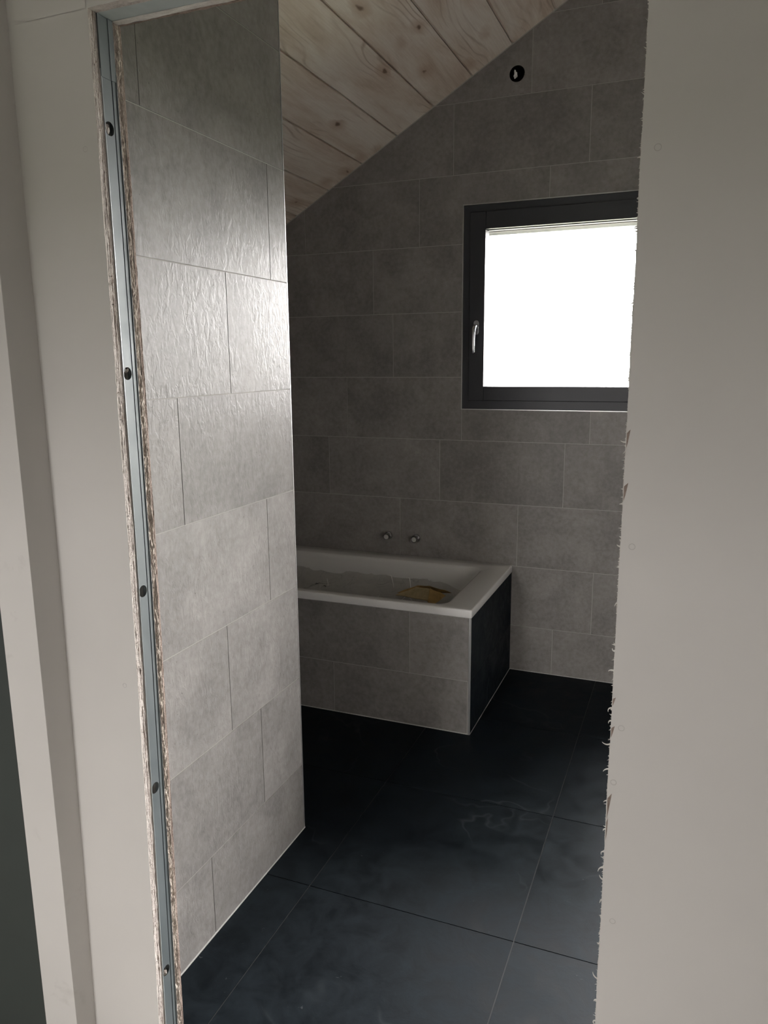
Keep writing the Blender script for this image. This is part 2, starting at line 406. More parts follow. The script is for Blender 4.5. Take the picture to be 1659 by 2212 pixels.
# outside face of the wall
# ------------------------------------------------------------------ partition with tiles (faces +x)
wp = empty('wall_partition', (0, 0, 0)); tag(wp, 'short grey tiled partition catching the window light', 'wall', kind='structure')
PT = -.12
def mp_part(u, v, d): return (-d, u, v)
slab('wall_core', [[(YFB + .001, -.05), (-GB, -.05), (-GB, ceil_z(0) + .03), (YFB + .001, ceil_z(0) + .03)]], lambda u, v, d: (-GB - d, u, v), M_GROUT, wp, .12 - 2 * GB)
JP = {0: -.511, 1: -.238, 2: -.386, 3: -.160, 4: -.538, 5: -.315, 6: -.093, 7: -.6035, 8: -.55, 9: -.4}
for r in range(0, 10):
    v0 = 0.0 if r == 0 else Z0 + TH * (r - 1); v1 = min(Z0 + TH * r, 2.667)
    if v1 - v0 < .02: continue
    x = JP[r]
    while x > YFB: x -= TW
    while x < -.001:
        u0, u1 = max(x, YFB) + GR / 2, min(x + TW, -.0030) - GR / 2
        if u1 - u0 > .008: slab('wall_tile', [rect(u0, u1, v0 + (GR / 2 if r else .004), v1 - GR / 2)], mp_part, M_TILE, wp, .008, 'part')
        x += TW
    slab('wall_tile', [rect(PT, -.001, v0 + GR / 2, v1 - GR / 2)], lambda u, v, d: (u, -.0002 - d, v), M_TILE, wp, .008, 'pend')
box('edge_profile', (-.010, -.0028, 0), (.0004, .0006, 2.66), M_ALU, wp)
box('sealing_bead', (-.004, YFB + .001, -.002), (.0016, .0006, .0042), M_SIL, wp)

# ------------------------------------------------------------------ floor
fl = empty('floor', (0, 0, 0)); tag(fl, 'dark slate tiled bathroom floor', 'floor', kind='structure')
FX, FY, FP = .1464, -.2488, .605
YS = YF + .002
box('floor_slab', (XL - .1, YFB, -.175), (XR + .1, YB + .1, -.0016), M_GROUTD, fl)
box('threshold_slab', (OX0 + .002, YS, -.175), (OX1 - .004, YFB, -.0016), M_GROUTD, fl)
i0, i1 = -4, 5
for i in range(-4, 6):
    for j in range(-2, 4):
        a = [max(FX + FP * i, XL), min(FX + FP * (i + 1), XR), max(FY + FP * j, YS), min(FY + FP * (j + 1), YB + .006)]
        if a[1] - a[0] > .01 and a[3] - a[2] > .01:
            g_ = .0015
            if a[2] < YFB and (a[1] <= OX0 + .03 or a[0] >= OX1 - .02): a[2] = YFB
            if a[3] - a[2] < .02: continue
            lp = rect(a[0] + g_, a[1] - g_, a[2] + g_, a[3] - g_)
            if a[2] < YFB and a[0] < OX0 + .003: lp = [(lp[0][0], YFB), (OX0 + .003, YFB), (OX0 + .003, lp[0][1]), lp[1], lp[2], lp[3]]
            elif a[2] < YFB and a[1] > OX1 - .004: lp = [lp[0], (OX1 - .004, lp[0][1]), (OX1 - .004, YFB), (lp[1][0], YFB), lp[2], lp[3]]
            slab('floor_tile', [lp], lambda u, v, d: (u, v, -d), M_SLATE, fl, .010, 'floor')
# ------------------------------------------------------------------ ceiling of sloping boards
cl = empty('ceiling', (0, 0, 2.673)); tag(cl, 'sloping ceiling of whitewashed wooden boards', 'ceiling', kind='structure')
TA = math.atan(.5815)
cl.rotation_euler = (0, -TA, 0)
SL = 1 / math.cos(TA)
PW = .1778 * SL
yA, yB_ = YFB + .002, YB + .05
box('roof_deck', (-2.2, YF - .6, .045), (4.4, YB + .6, .25), M_RENDER, cl)
hw = PW / 2
prof = [(-hw + .0008, .022), (-hw + .0008, .009), (-hw + .0040, .004), (-hw + .0085, 0.0), (hw - .0015, 0.0), (hw - .0006, .0015), (hw - .0006, .022)]
ln = (yB_ - yA) / 2
pm = mesh('ceiling_board', [(x, -ln, z) for x, z in prof] + [(x, ln, z) for x, z in prof],
          [tuple(range(7)), tuple(range(7, 14))] + [(i, (i + 1) % 7, (i + 1) % 7 + 7, i + 7) for i in range(7)])
for k in range(-15, 17):
    xj_ = .2798 + .1778 * k            # right-hand joint of this board, measured along x
    s0 = xj_ * SL - hw
    if xj_ < XL - .1 or xj_ > XR + .25: continue
    link('ceiling_board', pm, cl, M_WOOD, (s0, (yA + yB_) / 2, 0))
# ------------------------------------------------------------------ other bathroom walls
wl = slab('wall_left', [[(YFB - .0, -.1), (YB + .05, -.1), (YB + .05, ceil_z(XL) + .03), (YFB - .0, ceil_z(XL) + .03)]], lambda u, v, d: (XL - d, u, v), M_TILE, None, .25)
tag(wl, 'low grey tiled side wall beside the bathtub head', 'wall', kind='structure')
wr = slab('wall_right', [[(YFB, -.1), (YB + .05, -.1), (YB + .05, ceil_z(XR) + .03), (YFB, ceil_z(XR) + .03)]], lambda u, v, d: (XR + d, u, v), M_TILE, None, .25)
tag(wr, 'tall grey tiled side wall hidden behind the plasterboard', 'wall', kind='structure')

# ------------------------------------------------------------------ plasterboard wall with the rough opening
wf = empty('wall_front', (0, 0, 0)); tag(wf, 'white plasterboard wall with a rough cut doorway', 'wall', kind='structure')
def lean(z): return -.018 * (max(0, 1.184 - z) / 1.086) ** 1.25
ZT = 4.6
def board(name, x_far, x_cut, y0, y1, z0, z1, sign, amp, seed, mats, bulge=.0, cols=6, step=.004, leanf=None):
    """vertical board with a rough cut edge at x_cut; y0 hallway side, y1 far side"""
    n = int((z1 - z0) / step); V, F, MI = [], [], []
    per = cols + 3
    for k in range(n + 1):
        z = z0 + (z1 - z0) * k / n
        dy = leanf(z) if leanf else 0.0
        row = [(x_far, y0 + dy, z)]
        for c in range(cols + 1):
            f = c / cols; y = y0 + (y1 - y0) * f
            d = nz(seed, z * 9, f * 1.3) * .9 + nz(seed + 5, z * 45, f * 4) * .8 + nz(seed + 9, z * 160, f * 9) * .5
            if c in (0, cols): d = d * .55
            row.append((x_cut + sign * (amp * d - bulge * math.sin(f * math.pi)), y + dy, z))
        row.append((x_far, y1 + dy, z))
        V += row
    for k in range(n):
        for c in range(per):
            c2 = (c + 1) % per
            F.append((k * per + c, k * per + c2, (k + 1) * per + c2, (k + 1) * per + c)); MI.append(0 if c in (0, per - 1, per - 2) else 1)
    F.append(tuple(range(per))); F.append(tuple(n * per + c for c in range(per))); MI += [0, 0]
    me = bpy.data.meshes.new(name); me.from_pydata(V, [], F)
    for mm in mats: me.materials.append(mm)
    for p, i in zip(me.polygons, MI): p.material_index = i
    bm = bmesh.new(); bm.from_mesh(me); bmesh.ops.recalc_face_normals(bm, faces=bm.faces); bm.to_mesh(me); bm.free()
    return link(name, me, wf)
Y1, Y2, Y3, Y4 = YF + .0104, YF + .0204, -.8016, -.7870
b = board('plasterboard', -1.6, OX0, YF, Y1 - .0006, HZ - .02, OZ, 1, .0012, 1.3, [M_PAINT, M_GYP_A], .0, 5, .004, lean); b['label'] = 'white painted outer board beside the doorway'
b = board('board_paper', -1.6, OX0 - .0005, Y1 - .0009, Y1 + .0013, HZ - .02, OZ, 1, .0028, 4.1, [M_PAPER, M_PAPER], .0, 2, .003, lean); b['label'] = 'torn brown paper seam between the boards'
b = board('plasterboard', -1.6, OX0 - .001, Y1 + .0013, Y2, HZ - .02, OZ, 1, .0014, 7.7, [M_PAINT, M_GYP_A], .0005, 5, .004, lean)
b = board('plasterboard', -1.6, OX0 - .0005, Y3, Y4, HZ - .02, OZ, 1, .0042, 12.2, [M_PAINT, M_GYP_B], .0, 10, .0035, lean); b['label'] = 'crumbling gypsum edge of the inner board'
b = board('board_paper', -1.6, OX0 - .0002, Y4, YFB + .001, HZ - .02, OZ, 1, .0014, 17.9, [M_TILE, M_PAPER], .0, 3, .004, lean); b['label'] = 'brown paper edge next to the tiles'
# right-hand side of the opening
b = board('plasterboard', 3.2, OX1, YF, Y1, HZ - .02, OZ, -1, .0016, 21.3, [M_PAINT_R, M_GYP_A], .0, 4, .003, None); b['label'] = 'white board with frayed sawn edge'
b = board('plasterboard', 3.2, OX1 + .004, Y1, Y2, HZ - .02, OZ, -1, .0014, 27.7, [M_PAINT, M_GYP_A], .0, 4, .006, None)
b = board('plasterboard', 3.2, OX1 + .004, Y3, YFB, HZ - .02, OZ, -1, .003, 33.2, [M_TILE, M_GYP_B], .0, 6, .006, None)
# boards above the opening
def header_board(y0, y1, amp, seed, mat_edge, nm='plasterboard'):
    n = 260; x0, x1 = OX0 - .004, OX1 + .006; V, F, MI = [], [], []; cols = 5; per = cols + 3
    for k in range(n + 1):
        x = x0 + (x1 - x0) * k / n; row = [(x, y0, ZT)]
        for c in range(cols + 1):
            f = c / cols
            d = nz(seed, x * 9, f) + nz(seed + 3, x * 50, f * 3) * .7
            row.append((x, y0 + (y1 - y0) * f, OZ + amp * d * (.5 if c in (0, cols) else 1)))
        row.append((x, y1, ZT)); V += row
    for k in range(n):
        for c in range(per):
            c2 = (c + 1) % per; F.append((k * per + c, k * per + c2, (k + 1) * per + c2, (k + 1) * per + c)); MI.append(0 if c in (0, per - 1, per - 2) else 1)
    me = bpy.data.meshes.new(nm); me.from_pydata(V, [], F); me.materials.append(M_PAINT if y1 < YFB - .002 else M_TILE); me.materials.append(mat_edge)
    for p, i in zip(me.polygons, MI): p.material_index = i
    bm = bmesh.new(); bm.from_mesh(me); bmesh.ops.recalc_face_normals(bm, faces=bm.faces); bm.to_mesh(me); bm.free()
    return link(nm, me, wf)
header_board(YF, Y1, .0016, 51, M_GYP_A); header_board(Y1, Y2, .0016, 55, M_GYP_A)
header_board(Y3, Y4, .0035, 59, mat_gypsum('gypsum_white', (.56, .53, .49), (.74, .71, .67), .4)); header_board(Y4, YFB + .001, .004, 63, M_PAPER, 'board_paper')
for a, c in ((-1.6, OX0 - .003), (OX1 + .005, 3.2)):
    box('plasterboard', (a, YF, OZ - .0005), (c, Y2, ZT), M_PAINT, wf); box('tiled_board', (a, Y3, OZ - .0005), (c, YFB, ZT), M_TILE, wf)
# steel profiles
def stud(x_face, sgn, leanf, z1, nm='steel_stud'):
    ya, yb_ = Y2 + .0004, Y3 - .0006
    def X(d): return x_face + sgn * d
    hz = [1.9175, 1.4899, 1.0634, .6371, .2017]
    root = None
    z0 = HZ - .02
    # web with round service holes
    wy0, wy1 = ya + .0006, ya + .0262
    N = 40
    lp = [(wy0, z0)] + [(wy1, z0)] + [(wy1, z0 + (z1 - z0) * k / N) for k in range(1, N)] + [(wy1, z1), (wy0, z1)] + [(wy0, z0 + (z1 - z0) * k / N) for k in range(N - 1, 0, -1)]
    loops = [lp] + [circ((wy0 + wy1) / 2 - .0002, h, .0119, 28) for h in hz if h < z1 - .03]
    o = slab(nm, loops, lambda u, v, d: (X(-.0008 - d), u + (leanf(v) if leanf else 0), v), M_STEEL, wf, .0008, nm + str(sgn))
    def rib(name, pts, mat, seg=30):
        V, F = [], []
        n = len(pts)
        for k in range(seg + 1):
            z = z0 + (z1 - z0) * k / seg; dy = leanf(z) if leanf else 0
            V += [(X(px), py + dy, z) for py, px in pts]
        for k in range(seg):
            for c in range(n):
                c2 = (c + 1) % n; F.append((k * n + c, k * n + c2, (k + 1) * n + c2, (k + 1) * n + c))
        F.append(tuple(range(n))); F.append(tuple(seg * n + c for c in range(n)))
        q = link(name, mesh(name, V, F), o, mat); q.matrix_parent_inverse = Matrix.Translation(-o.location); return q
    rib('flange_lip', [(ya - .0002, -.004), (ya - .0002, .0002), (ya + .0005, .0010), (ya + .0015, .0006), (ya + .0018, -.0030)], M_LIPM)
    rib('stiffening_groove', [(wy1 - .0003, -.003), (wy1 + .0002, -.0065), (wy1 + .0018, -.0065), (wy1 + .0020, -.010), (wy1 - .0008, -.010)], M_STEEL)
    rib('flange_edge', [(wy1 + .0016, -.0075), (wy1 + .0022, -.0004), (yb_ - .0020, -.0004), (yb_ - .0009, .0014), (yb_, .0014), (yb_, -.0075)], M_STEEL)
    return o
sA = stud(OX0, 1, lean, 2.012); sA['label'] = 'galvanised steel stud with round service holes'
stud(OX1, -1, None, 2.012)
# bent tab and web of the header channel
ya, yb_ = Y2 + .0004, Y3 - .0006
hd = box('header_channel', (OX0 - .01, ya, OZ + .001), (OX1 + .01, yb_, OZ + .004), M_ZINC_LIT, wf); hd['label'] = 'galvanised channel over the opening, coloured paler for light from below'
for xs, sg in ((OX0, 1), (OX1, -1)):
    a, c = sorted((xs - sg * .0035, xs - sg * .0001))
    q = box('channel_tab', (a, ya + .0026, 1.9995), (c, yb_ - .0128, OZ + .001), M_STEEL, wf)
    a, c = sorted((xs - sg * .0035, xs + sg * .0008))
    q = box('channel_tab', (a, yb_ - .0126, 1.9995), (c, yb_ - .0005, OZ + .001), M_STEEL, wf)
    a, c = sorted((xs - sg * .0035, xs + sg * .0014))
    q = box('channel_tab', (a, ya, 1.9995), (c, ya + .0026, OZ + .001), M_STEEL, wf)
# lumps of plaster showing in some of the holes
for (z, dy, dz, r, mt) in ((1.9180, -.001, .000, .0080, M_GYP_A), (1.4945, -.004, .004, .0060, M_GREYPL), (1.4925, .0060, .0050, .0046, M_GYP_A), (.1975, .003, -.005, .0062, M_GYP_A)):
    bm = bmesh.new(); bmesh.ops.create_icosphere(bm, subdivisions=3, radius=1)
    for v in bm.verts:
        d = 1 + .35 * nz(v.co.x * 2 + z * 9, v.co.y * 2, v.co.z * 2); v.co = Vector((v.co.x * .006 * d, v.co.y * r * d * .8, v.co.z * r * 1.25 * d))
    me = bpy.data.meshes.new('plaster_lump'); bm.to_mesh(me); bm.free()
    link('plaster_lump', me, wf, mt, (OX0 - .009, Y2 + .0137 + dy + lean(z), z + dz))
# crumbs along the ragged inner edge, paper curls along the right edge
def curl(name, base, length, wid, bend, ang, mat, parent, lift):
    V, F = [], []; N = 7
    x, y, z = base; a = ang
    px, pz = x, z
    for k in range(N + 1):
        f = k / N; ww = wid * (1 - .75 * f)
        nx, nzv = -math.sin(a), math.cos(a)
        V += [(px + nx * ww / 2, y - lift * f, pz + nzv * ww / 2), (px - nx * ww / 2, y - lift * f, pz - nzv * ww / 2),
              (px + nx * ww / 2, y - lift * f + .0006, pz + nzv * ww / 2), (px - nx * ww / 2, y - lift * f + .0006, pz - nzv * ww / 2)]
        px += math.cos(a) * length / N; pz += math.sin(a) * length / N; a += bend / N
    for k in range(N):
        q = k * 4
        F += [(q, q + 1, q + 5, q + 4), (q + 2, q + 3, q + 7, q + 6), (q, q + 2, q + 6, q + 4), (q + 1, q + 3, q + 7, q + 5)]
    return link(name, mesh(name, V, F), parent, mat)
rnd = random.Random(11)
big = [(.928, .010, 2.2), (.862, .013, -1.5), (.815, .010, 1.2), (.655, .009, 2.8), (.625, .013, 1.5), (.600, .010, -1.0), (.395, .016, -1.2), (.305, .013, 3.6), (1.115, .007, 1.0), (1.38, .008, -1.0), (.995, .009, 1.4), (1.03, .007, -2), (1.80, .005, 1), (1.70, .006, 1), (1.21, .006, -1), (.905, .007, 2), (.755, .006, 1), (.700, .006, 2), (.56, .006, 1), (.47, .005, -2), (.35, .006, 2)]
for z, l, bd in big:
    z = 1.5093 + (z - 1.5093) * .905
    curl('torn_paper_curl', (OX1 + .0005, YF - .0002, z), l, .0026, bd, math.pi + rnd.uniform(-.6, .6), M_PAPERW, wf, rnd.uniform(.0, .003))
V, F = [], []
def fuzz(V, F, x, y, z, l, w_, a):
    n = len(V); dx, dz = math.cos(a) * l, math.sin(a) * l
    V += [(x, y, z - w_ / 2), (x, y, z + w_ / 2), (x + dx, y - .0008, z + dz), (x, y + .0010, z)]
    F += [(n, n + 1, n + 2), (n + 1, n + 3, n + 2), (n + 3, n, n + 2)]
for k in range(520):
    z = rnd.uniform(.35, 2.05); fuzz(V, F, OX1 + .0008, YF + rnd.uniform(-.0004, .0004), z, abs(rnd.gauss(0, .0020)) + .0008, rnd.uniform(.001, .004), math.pi + rnd.uniform(-1.0, 1.0))
o = link('paper_fuzz', mesh('paper_fuzz', V, F), wf, M_PAPERW); o['kind'] = 'stuff'
V, F = [], []
for k in range(300):
    z = rnd.uniform(0, 2.1); fuzz(V, F, OX0 - .001, Y1 + rnd.uniform(-.006, .001) + lean(z), z, abs(rnd.gauss(0, .002)) + .001, rnd.uniform(.001, .003), rnd.uniform(-1.2, 1.2))
o = link('paper_fuzz', mesh('paper_fuzz', V, F), wf, M_PAPER); o['kind'] = 'stuff'
# long torn slivers of brown paper on the right-hand face
for z, l, wd, dx in ((0.8176, 0.0450, .0030, .004), (0.7769, 0.0405, .0022, .001), (1.3968, 0.0270, .0028, .003), (1.3199, 0.0270, .0035, .003), (0.9443, 0.0198, .0030, .003), (0.9941, 0.0144, .0024, .003)):
    V = [(OX1 + .0012, YF - .0003, z - l / 2), (OX1 + .0012 + wd * .6, YF - .0005, z - l * .2), (OX1 + dx + wd, YF - .0004, z + l / 2), (OX1 + .001, YF - .0004, z + l * .3),
         (OX1 + .0012, YF + .0004, z - l / 2), (OX1 + .0012 + wd * .6, YF + .0004, z - l * .2), (OX1 + dx + wd, YF + .0004, z + l / 2), (OX1 + .001, YF + .0004, z + l * .3)]
    link('torn_paper_sliver', mesh('torn_paper_sliver', V, [(0, 1, 2, 3), (4, 5, 6, 7), (0, 1, 5, 4), (1, 2, 6, 5), (2, 3, 7, 6), (3, 0, 4, 7)]), wf, M_PAPER)
# drywall screws, heads slightly sunk and painted over
sm = lathe('drywall_screw', [(.0010, -.0002), (.0018, -.0006), (.0030, .0002), (.0036, .0001), (.0040, -.001)], 20, '-Y')
for (x, z) in ((1.0363, 1.7829), (1.0317, 1.2393), (1.0309, 0.9525), (1.0237, 0.8598), (1.0339, 0.6153), (0.0764, 0.8734), (0.0807, 1.8790)):
    o = link('drywall_screw', sm, wf, M_PAINT_R if x > .5 else M_PAINT, (x, YF + (lean(z) if x < .5 else 0), z))
    rg = lathe('screw_rim', [(.0040, -.0001), (.0043, .0002), (.0047, .0001), (.0048, -.0005)], 20, '-Y')
    q = link('screw_rim', rg, o, M_RIM)

# ------------------------------------------------------------------ hallway around the camera
fh = box('floor_hallway', (-1.6, HY, HZ - .2), (3.2, YF + .001, HZ), M_CONC); tag(fh, 'raw screed hallway floor in front of the doorway', 'floor', kind='structure')
ch = box('ceiling_hallway', (-1.7, HY - .1, 2.62), (3.3, YF - .001, 2.80), M_WHITE); tag(ch, 'flat white hallway ceiling', 'ceiling', kind='structure')
w1 = box('wall_hallway_left', (HXL - .2, HY, HZ - .2), (HXL, YF - .001, 2.64), M_PAINT); tag(w1, 'white hallway side wall beyond the dark door', 'wall', kind='structure')
w2 = box('wall_hallway_right', (3.2, HY, HZ - .2), (3.4, YF - .001, 2.64), M_WHITE); tag(w2, 'white hallway side wall far past the frayed board', 'wall', kind='structure')
w3 = slab('wall_hallway_rear', [rect(-1.8, 3.4, HZ - .2, 2.64), rect(*HW)], lambda u, v, d: (u, HY - d, v), M_WHITE, None, .2); tag(w3, 'white hallway wall behind the viewer, pierced for the added window', 'wall', kind='structure')
w4 = empty('added_hall_window', (0, HY - .1, 0)); tag(w4, 'unseen window added behind the viewer to light the hallway', 'window', kind='structure')  # unseen, added as the hallway's light source
for a, c in (((HW[0], -.03, HW[2]), (HW[0] + .06, .03, HW[3])), ((HW[1] - .06, -.03, HW[2]), (HW[1], .03, HW[3])), ((HW[0] + .06, -.03, HW[2]), (HW[1] - .06, .03, HW[2] + .06)), ((HW[0] + .06, -.03, HW[3] - .06), (HW[1] - .06, .03, HW[3]))):
    box('frame', a, c, M_FRAME, w4)
box('pane', (HW[0] + .06, -.003, HW[2] + .06), (HW[1] - .06, .003, HW[3] - .06), M_GLASS, w4)
# dark door with its white casing post, at the left edge of the view
t1 = box('trim_1', (-.1622, -.9339, HZ), (-.0704, YF + .008, 2.35), M_TRIM, None, .0008); tag(t1, 'white door casing post standing proud of the wall', 'door casing', kind='structure')
d1 = empty('door_1', (-.1622, -.912, HZ)); tag(d1, 'dark grey-green door leaf beside the white casing post', 'door', kind='structure')
box('leaf', (-.86, -.012, .005), (-.003, .028, 2.20), M_DOOR, d1, .002)
hdl = link('handle', tubemesh('handle', [(-.80, -.012, 1.05), (-.80, -.055, 1.05), (-.79, -.06, 1.05), (-.68, -.06, 1.05)], .009, 10), d1, M_SATIN)
box('trim_2', (-1.13, -.9339, HZ), (-1.03, YF + .008, 2.35), M_PAINT, None, .0008); tag(bpy.data.objects['trim_2'], 'far white door casing post left of the dark door', 'door casing', kind='structure')

# ------------------------------------------------------------------ window
win = empty('window_1', (WX0, YB, WZ0)); tag(win, 'anthracite framed bathroom window flush in the grey tiles', 'window', kind='structure')
W, H = WX1 - WX0, WZ1 - WZ0
def wbx(name, a, c, mat, parent=win, bev=0.0): return box(name, a, c, mat, parent, bev)
e = .0035
for nm, a, c in (('edge_profile', (-e, -.0012, -e), (W + e, .012, 0)), ('edge_profile', (-e, -.0012, H), (W + e, .012, H + e)), ('edge_profile', (-e, -.0012, 0), (0, .012, H)), ('edge_profile', (W, -.0012, 0), (W + e, .012, H))):
    wbx(nm, a, c, M_ALU)
# fixed frame
F0, F1 = .006, .085
wbx('frame', (.001, F0, .001), (.060, F1, H - .001), M_FRAME); wbx('frame', (W - .060, F0, .001), (W - .001, F1, H - .001), M_FRAME)
wbx('frame', (.060, F0, H - .060), (W - .060, F1, H - .001), M_FRAME)
wbx('frame', (.0605, F0 + .001, .001), (W - .0605, F1, .060), M_FRAME)
wbx('frame_cover', (.0460, F0 - .003, .002), (W - .046, F0 + .001, .0385), M_FRAME)
# opening sash
SX0, SX1, SZ0, SZ1 = .0335, W - .0335, .0405, H - .0330
s0_, s1_ = -.006, .060
GX0, GX1, GZ0, GZ1 = .1065, W - .1065, .1060, H - .1080
sash = empty('sash', (0, 0, 0)); sash.parent = win
wbx('stile', (SX0, s0_, SZ0), (GX0 - .0018, s1_, SZ1), M_FRAME, sash, .0015); wbx('stile', (GX1 + .0018, s0_, SZ0), (SX1, s1_, SZ1), M_FRAME, sash, .0015)
wbx('rail', (GX0, s0_ + .0008, SZ0), (GX1, s1_, GZ0), M_FRAME, sash, .0015); wbx('rail', (GX0, s0_ + .0008, GZ1), (GX1, s1_, SZ1), M_FRAME, sash, .0015)
wbx('gasket_and_gap_shade', (GX0, .024, GZ1 - .003), (GX1, .034, GZ1), M_SEAL, sash)
wbx('gasket_and_gap_shade', (SX0 - .0020, .001, SZ0 - .002), (SX0 + .002, .012, SZ1), M_SEAL, sash)  # black strips here and below paint the shade in the sash gaps
wbx('gasket_and_gap_shade', (SX0, .001, SZ0 - .0020), (SX1, .012, SZ0 + .002), M_SEAL, sash)
wbx('gasket_and_gap_shade', (GX0 - .0025, .010, SZ0), (GX0 + .0005, .022, GZ0), M_SEAL, sash)
wbx('pane', (GX0 - .01, .030, GZ0 - .01), (GX1 + .01, .036, GZ1 + .01), M_GLASS, sash)
# handle on the left stile
hx, hz_ = .0700, 1.6560 - WZ0
hd_ = empty('handle', (hx, s0_, hz_)); hd_.parent = sash; hd_['label'] = 'satin chrome lever handle'
rs = []
for i in range(24):
    a = 2 * math.pi * i / 24; rs.append((.0125 * math.cos(a), (.0205 if math.sin(a) >= 0 else -.0205) + .0125 * math.sin(a)))
slab('rosette', [rs], lambda u, v, d: (u, -.010 + d, v), M_SATIN, hd_, .0105)
link('lever', tubemesh('lever', [(.001, -.008, .006), (.001, -.030, .006), (.0, -.042, .004), (-.002, -.047, -.008), (-.003, -.049, -.035), (-.004, -.049, -.075), (-.004, -.047, -.112), (-.004, -.045, -.118)],
     [.0085, .0085, .0090, .0090, .0080, .0085, .0080, .0040], 12), hd_, M_SATIN)
# outside: reveal, blind box and guide rail
ob = empty('external_blind', (WX0, YB + .20, WZ0)); tag(ob, 'pale external blind casing seen through the top of the window', 'window blind')
box('casing', (.001, -.05, H - .085), (W - .001, .13, H - .001), M_RENDER, ob, .004)
box('bottom_rail', (.06, .02, H - .105), (W - .06, .07, H - .086), M_ALU, ob, .003)
box('guide_rail', (.002, .02, .01), (.052, .05, H - .086), M_RENDER, ob); box('guide_rail', (W - .052, .02, .01), (W - .002, .05, H - .086), M_RENDER, ob)

tr_ = box('added_ground_slab', (DX0 - .6, YB + .34, -.20), (DX1 + .6, YB + 2.2, -.02), M_ADDED_SLAB); tag(tr_, 'unseen grey slab added outside the added glazed door', 'balcony', kind='structure')  # unseen slab added to reflect light onto the partition
# unseen glazed door, added behind the plasterboard to brighten the partition
gd = empty('added_glazed_door', (DX0, YB, DZ0)); tag(gd, 'unseen glazed door added right of the window to light the partition', 'door', kind='structure')
DW, DH = DX1 - DX0, DZ1 - DZ0
for a, c in (((0, .01, 0), (.075, .085, DH)), ((DW - .075, .01, 0), (DW, .085, DH)), ((.075, .01, 0), (DW - .075, .085, .09)), ((.075, .01, DH - .08), (DW - .075, .085, DH))):
    box('frame', a, c, M_FRAME, gd)
box('pane', (.07, .040, .085), (DW - .07, .046, DH - .075), M_GLASS, gd)
link('handle', tubemesh('handle', [(.04, .01, 1.05), (.04, -.045, 1.05), (.04, -.05, 1.03), (.04, -.05, .93)], .009, 10), gd, M_SATIN)

# ------------------------------------------------------------------ junction box above
jb = empty('junction_box', (JB[0], YB, JB[1])); tag(jb, 'round electrical wall box with loose wires under the sloped ceiling', 'junction box')
V, F = [], []
cup = lathe('box_shell', [(JB[2] + .0004, -.0005), (JB[2] + .0004, -.050), (.001, -.050), (.0, -.049), (JB[2] - .0022, -.049), (JB[2] - .0022, -.0005)], 28, '-Y')
link('box_shell', cup, jb, M_BLACK)
bm = bmesh.new(); bmesh.ops.create_icosphere(bm, subdivisions=3, radius=1)
for v in bm.verts:
    d = 1 + .5 * nz(v.co.x * 1.6 + 3, v.co.y * 1.6, v.co.z * 1.6); v.co = Vector((v.co.x * .012 * d, v.co.y * .008 * d, v.co.z * .020 * d))
me = bpy.data.meshes.new('plaster_lump'); bm.to_mesh(me); bm.free(); link('plaster_lump', me, jb, plain('white_plaster_lump', (.75, .75, .74), .9, 0, .2, 80, .4), (-.007, .006, -.002))
for k, (pts, mt) in enumerate((([(.010, .045, -.02), (.004, .02, -.004), (.012, .006, .012), (.018, .004, .022)], M_BLACK), ([(-.004, .045, .01), (.008, .02, .016), (.014, .005, .022), (.011, .003, .027)], M_PAPERW), ([(-.015, .045, .0), (-.024, .018, .004), (-.026, .006, -.004), (-.022, .004, -.012)], M_BLACK), ([(.0, .045, -.01), (.012, .016, -.008), (.022, .006, -.010), (.020, .004, -.020)], M_BLACK))):
    link('wire', tubemesh('wire', pts, .0034, 8), jb, mt)

# ------------------------------------------------------------------ bath with tiled panel
BX1, BYF, RZ = .3352, .8072, .535
bp = empty('bath_panel', (BX1, BYF, 0)); tag(bp, 'tiled apron enclosing the bathtub, grey in front and darker at the end', 'bath panel')
PZ = RZ - .0345
bp_body = slab('panel_core', [rect(XL, BX1 - GB - .008, 0.0, PZ)], lambda u, v, d: (u - BX1, GB + d, v), M_GROUT, bp, .03)
slab('panel_core', [rect(BYF + .002, YB - .003, 0.0, PZ)], lambda u, v, d: (-GB - d, u - BYF, v), M_GROUT, bp, .03)
for r, j0 in ((0, -.276), (1, .0746)):
    v0, v1 = (0.003, .2315) if r == 0 else (.2315, PZ)
    x = j0
    while x > XL: x -= TW
    while x < BX1:
        u0, u1 = max(x, XL) + GR / 2, min(x + TW, BX1 - .0085) - GR / 2
        if u1 - u0 > .01: slab('panel_tile', [rect(u0, u1, v0 + GR / 2, v1 - GR / 2)], lambda u, v, d: (u - BX1, d, v), M_TILE, bp, .008, 'bfront')
        x += TW
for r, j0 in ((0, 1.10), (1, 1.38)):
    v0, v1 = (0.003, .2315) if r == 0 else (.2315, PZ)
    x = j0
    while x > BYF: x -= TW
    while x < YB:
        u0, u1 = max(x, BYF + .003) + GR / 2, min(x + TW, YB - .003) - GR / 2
        if u1 - u0 > .01: slab('panel_tile', [rect(u0, u1, v0 + GR / 2, v1 - GR / 2)], lambda u, v, d: (-d, u - BYF, v), M_SLATE, bp, .008, 'bside')  # end face uses the same dark material as the floor tiles
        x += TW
pr = box('edge_profile', (-.0086, -.0008, 0), (.0008, .0032, PZ), M_ALU, bp); pr['label'] = 'pale metal corner strip'
box('sealing_bead', (XL - BX1, -.0012, 0), (-.008, .003, .0032), M_SIL, bp); box('sealing_bead', (-.002, .003, 0), (.0010, YB - BYF - .004, .0028), M_GROUT, bp)

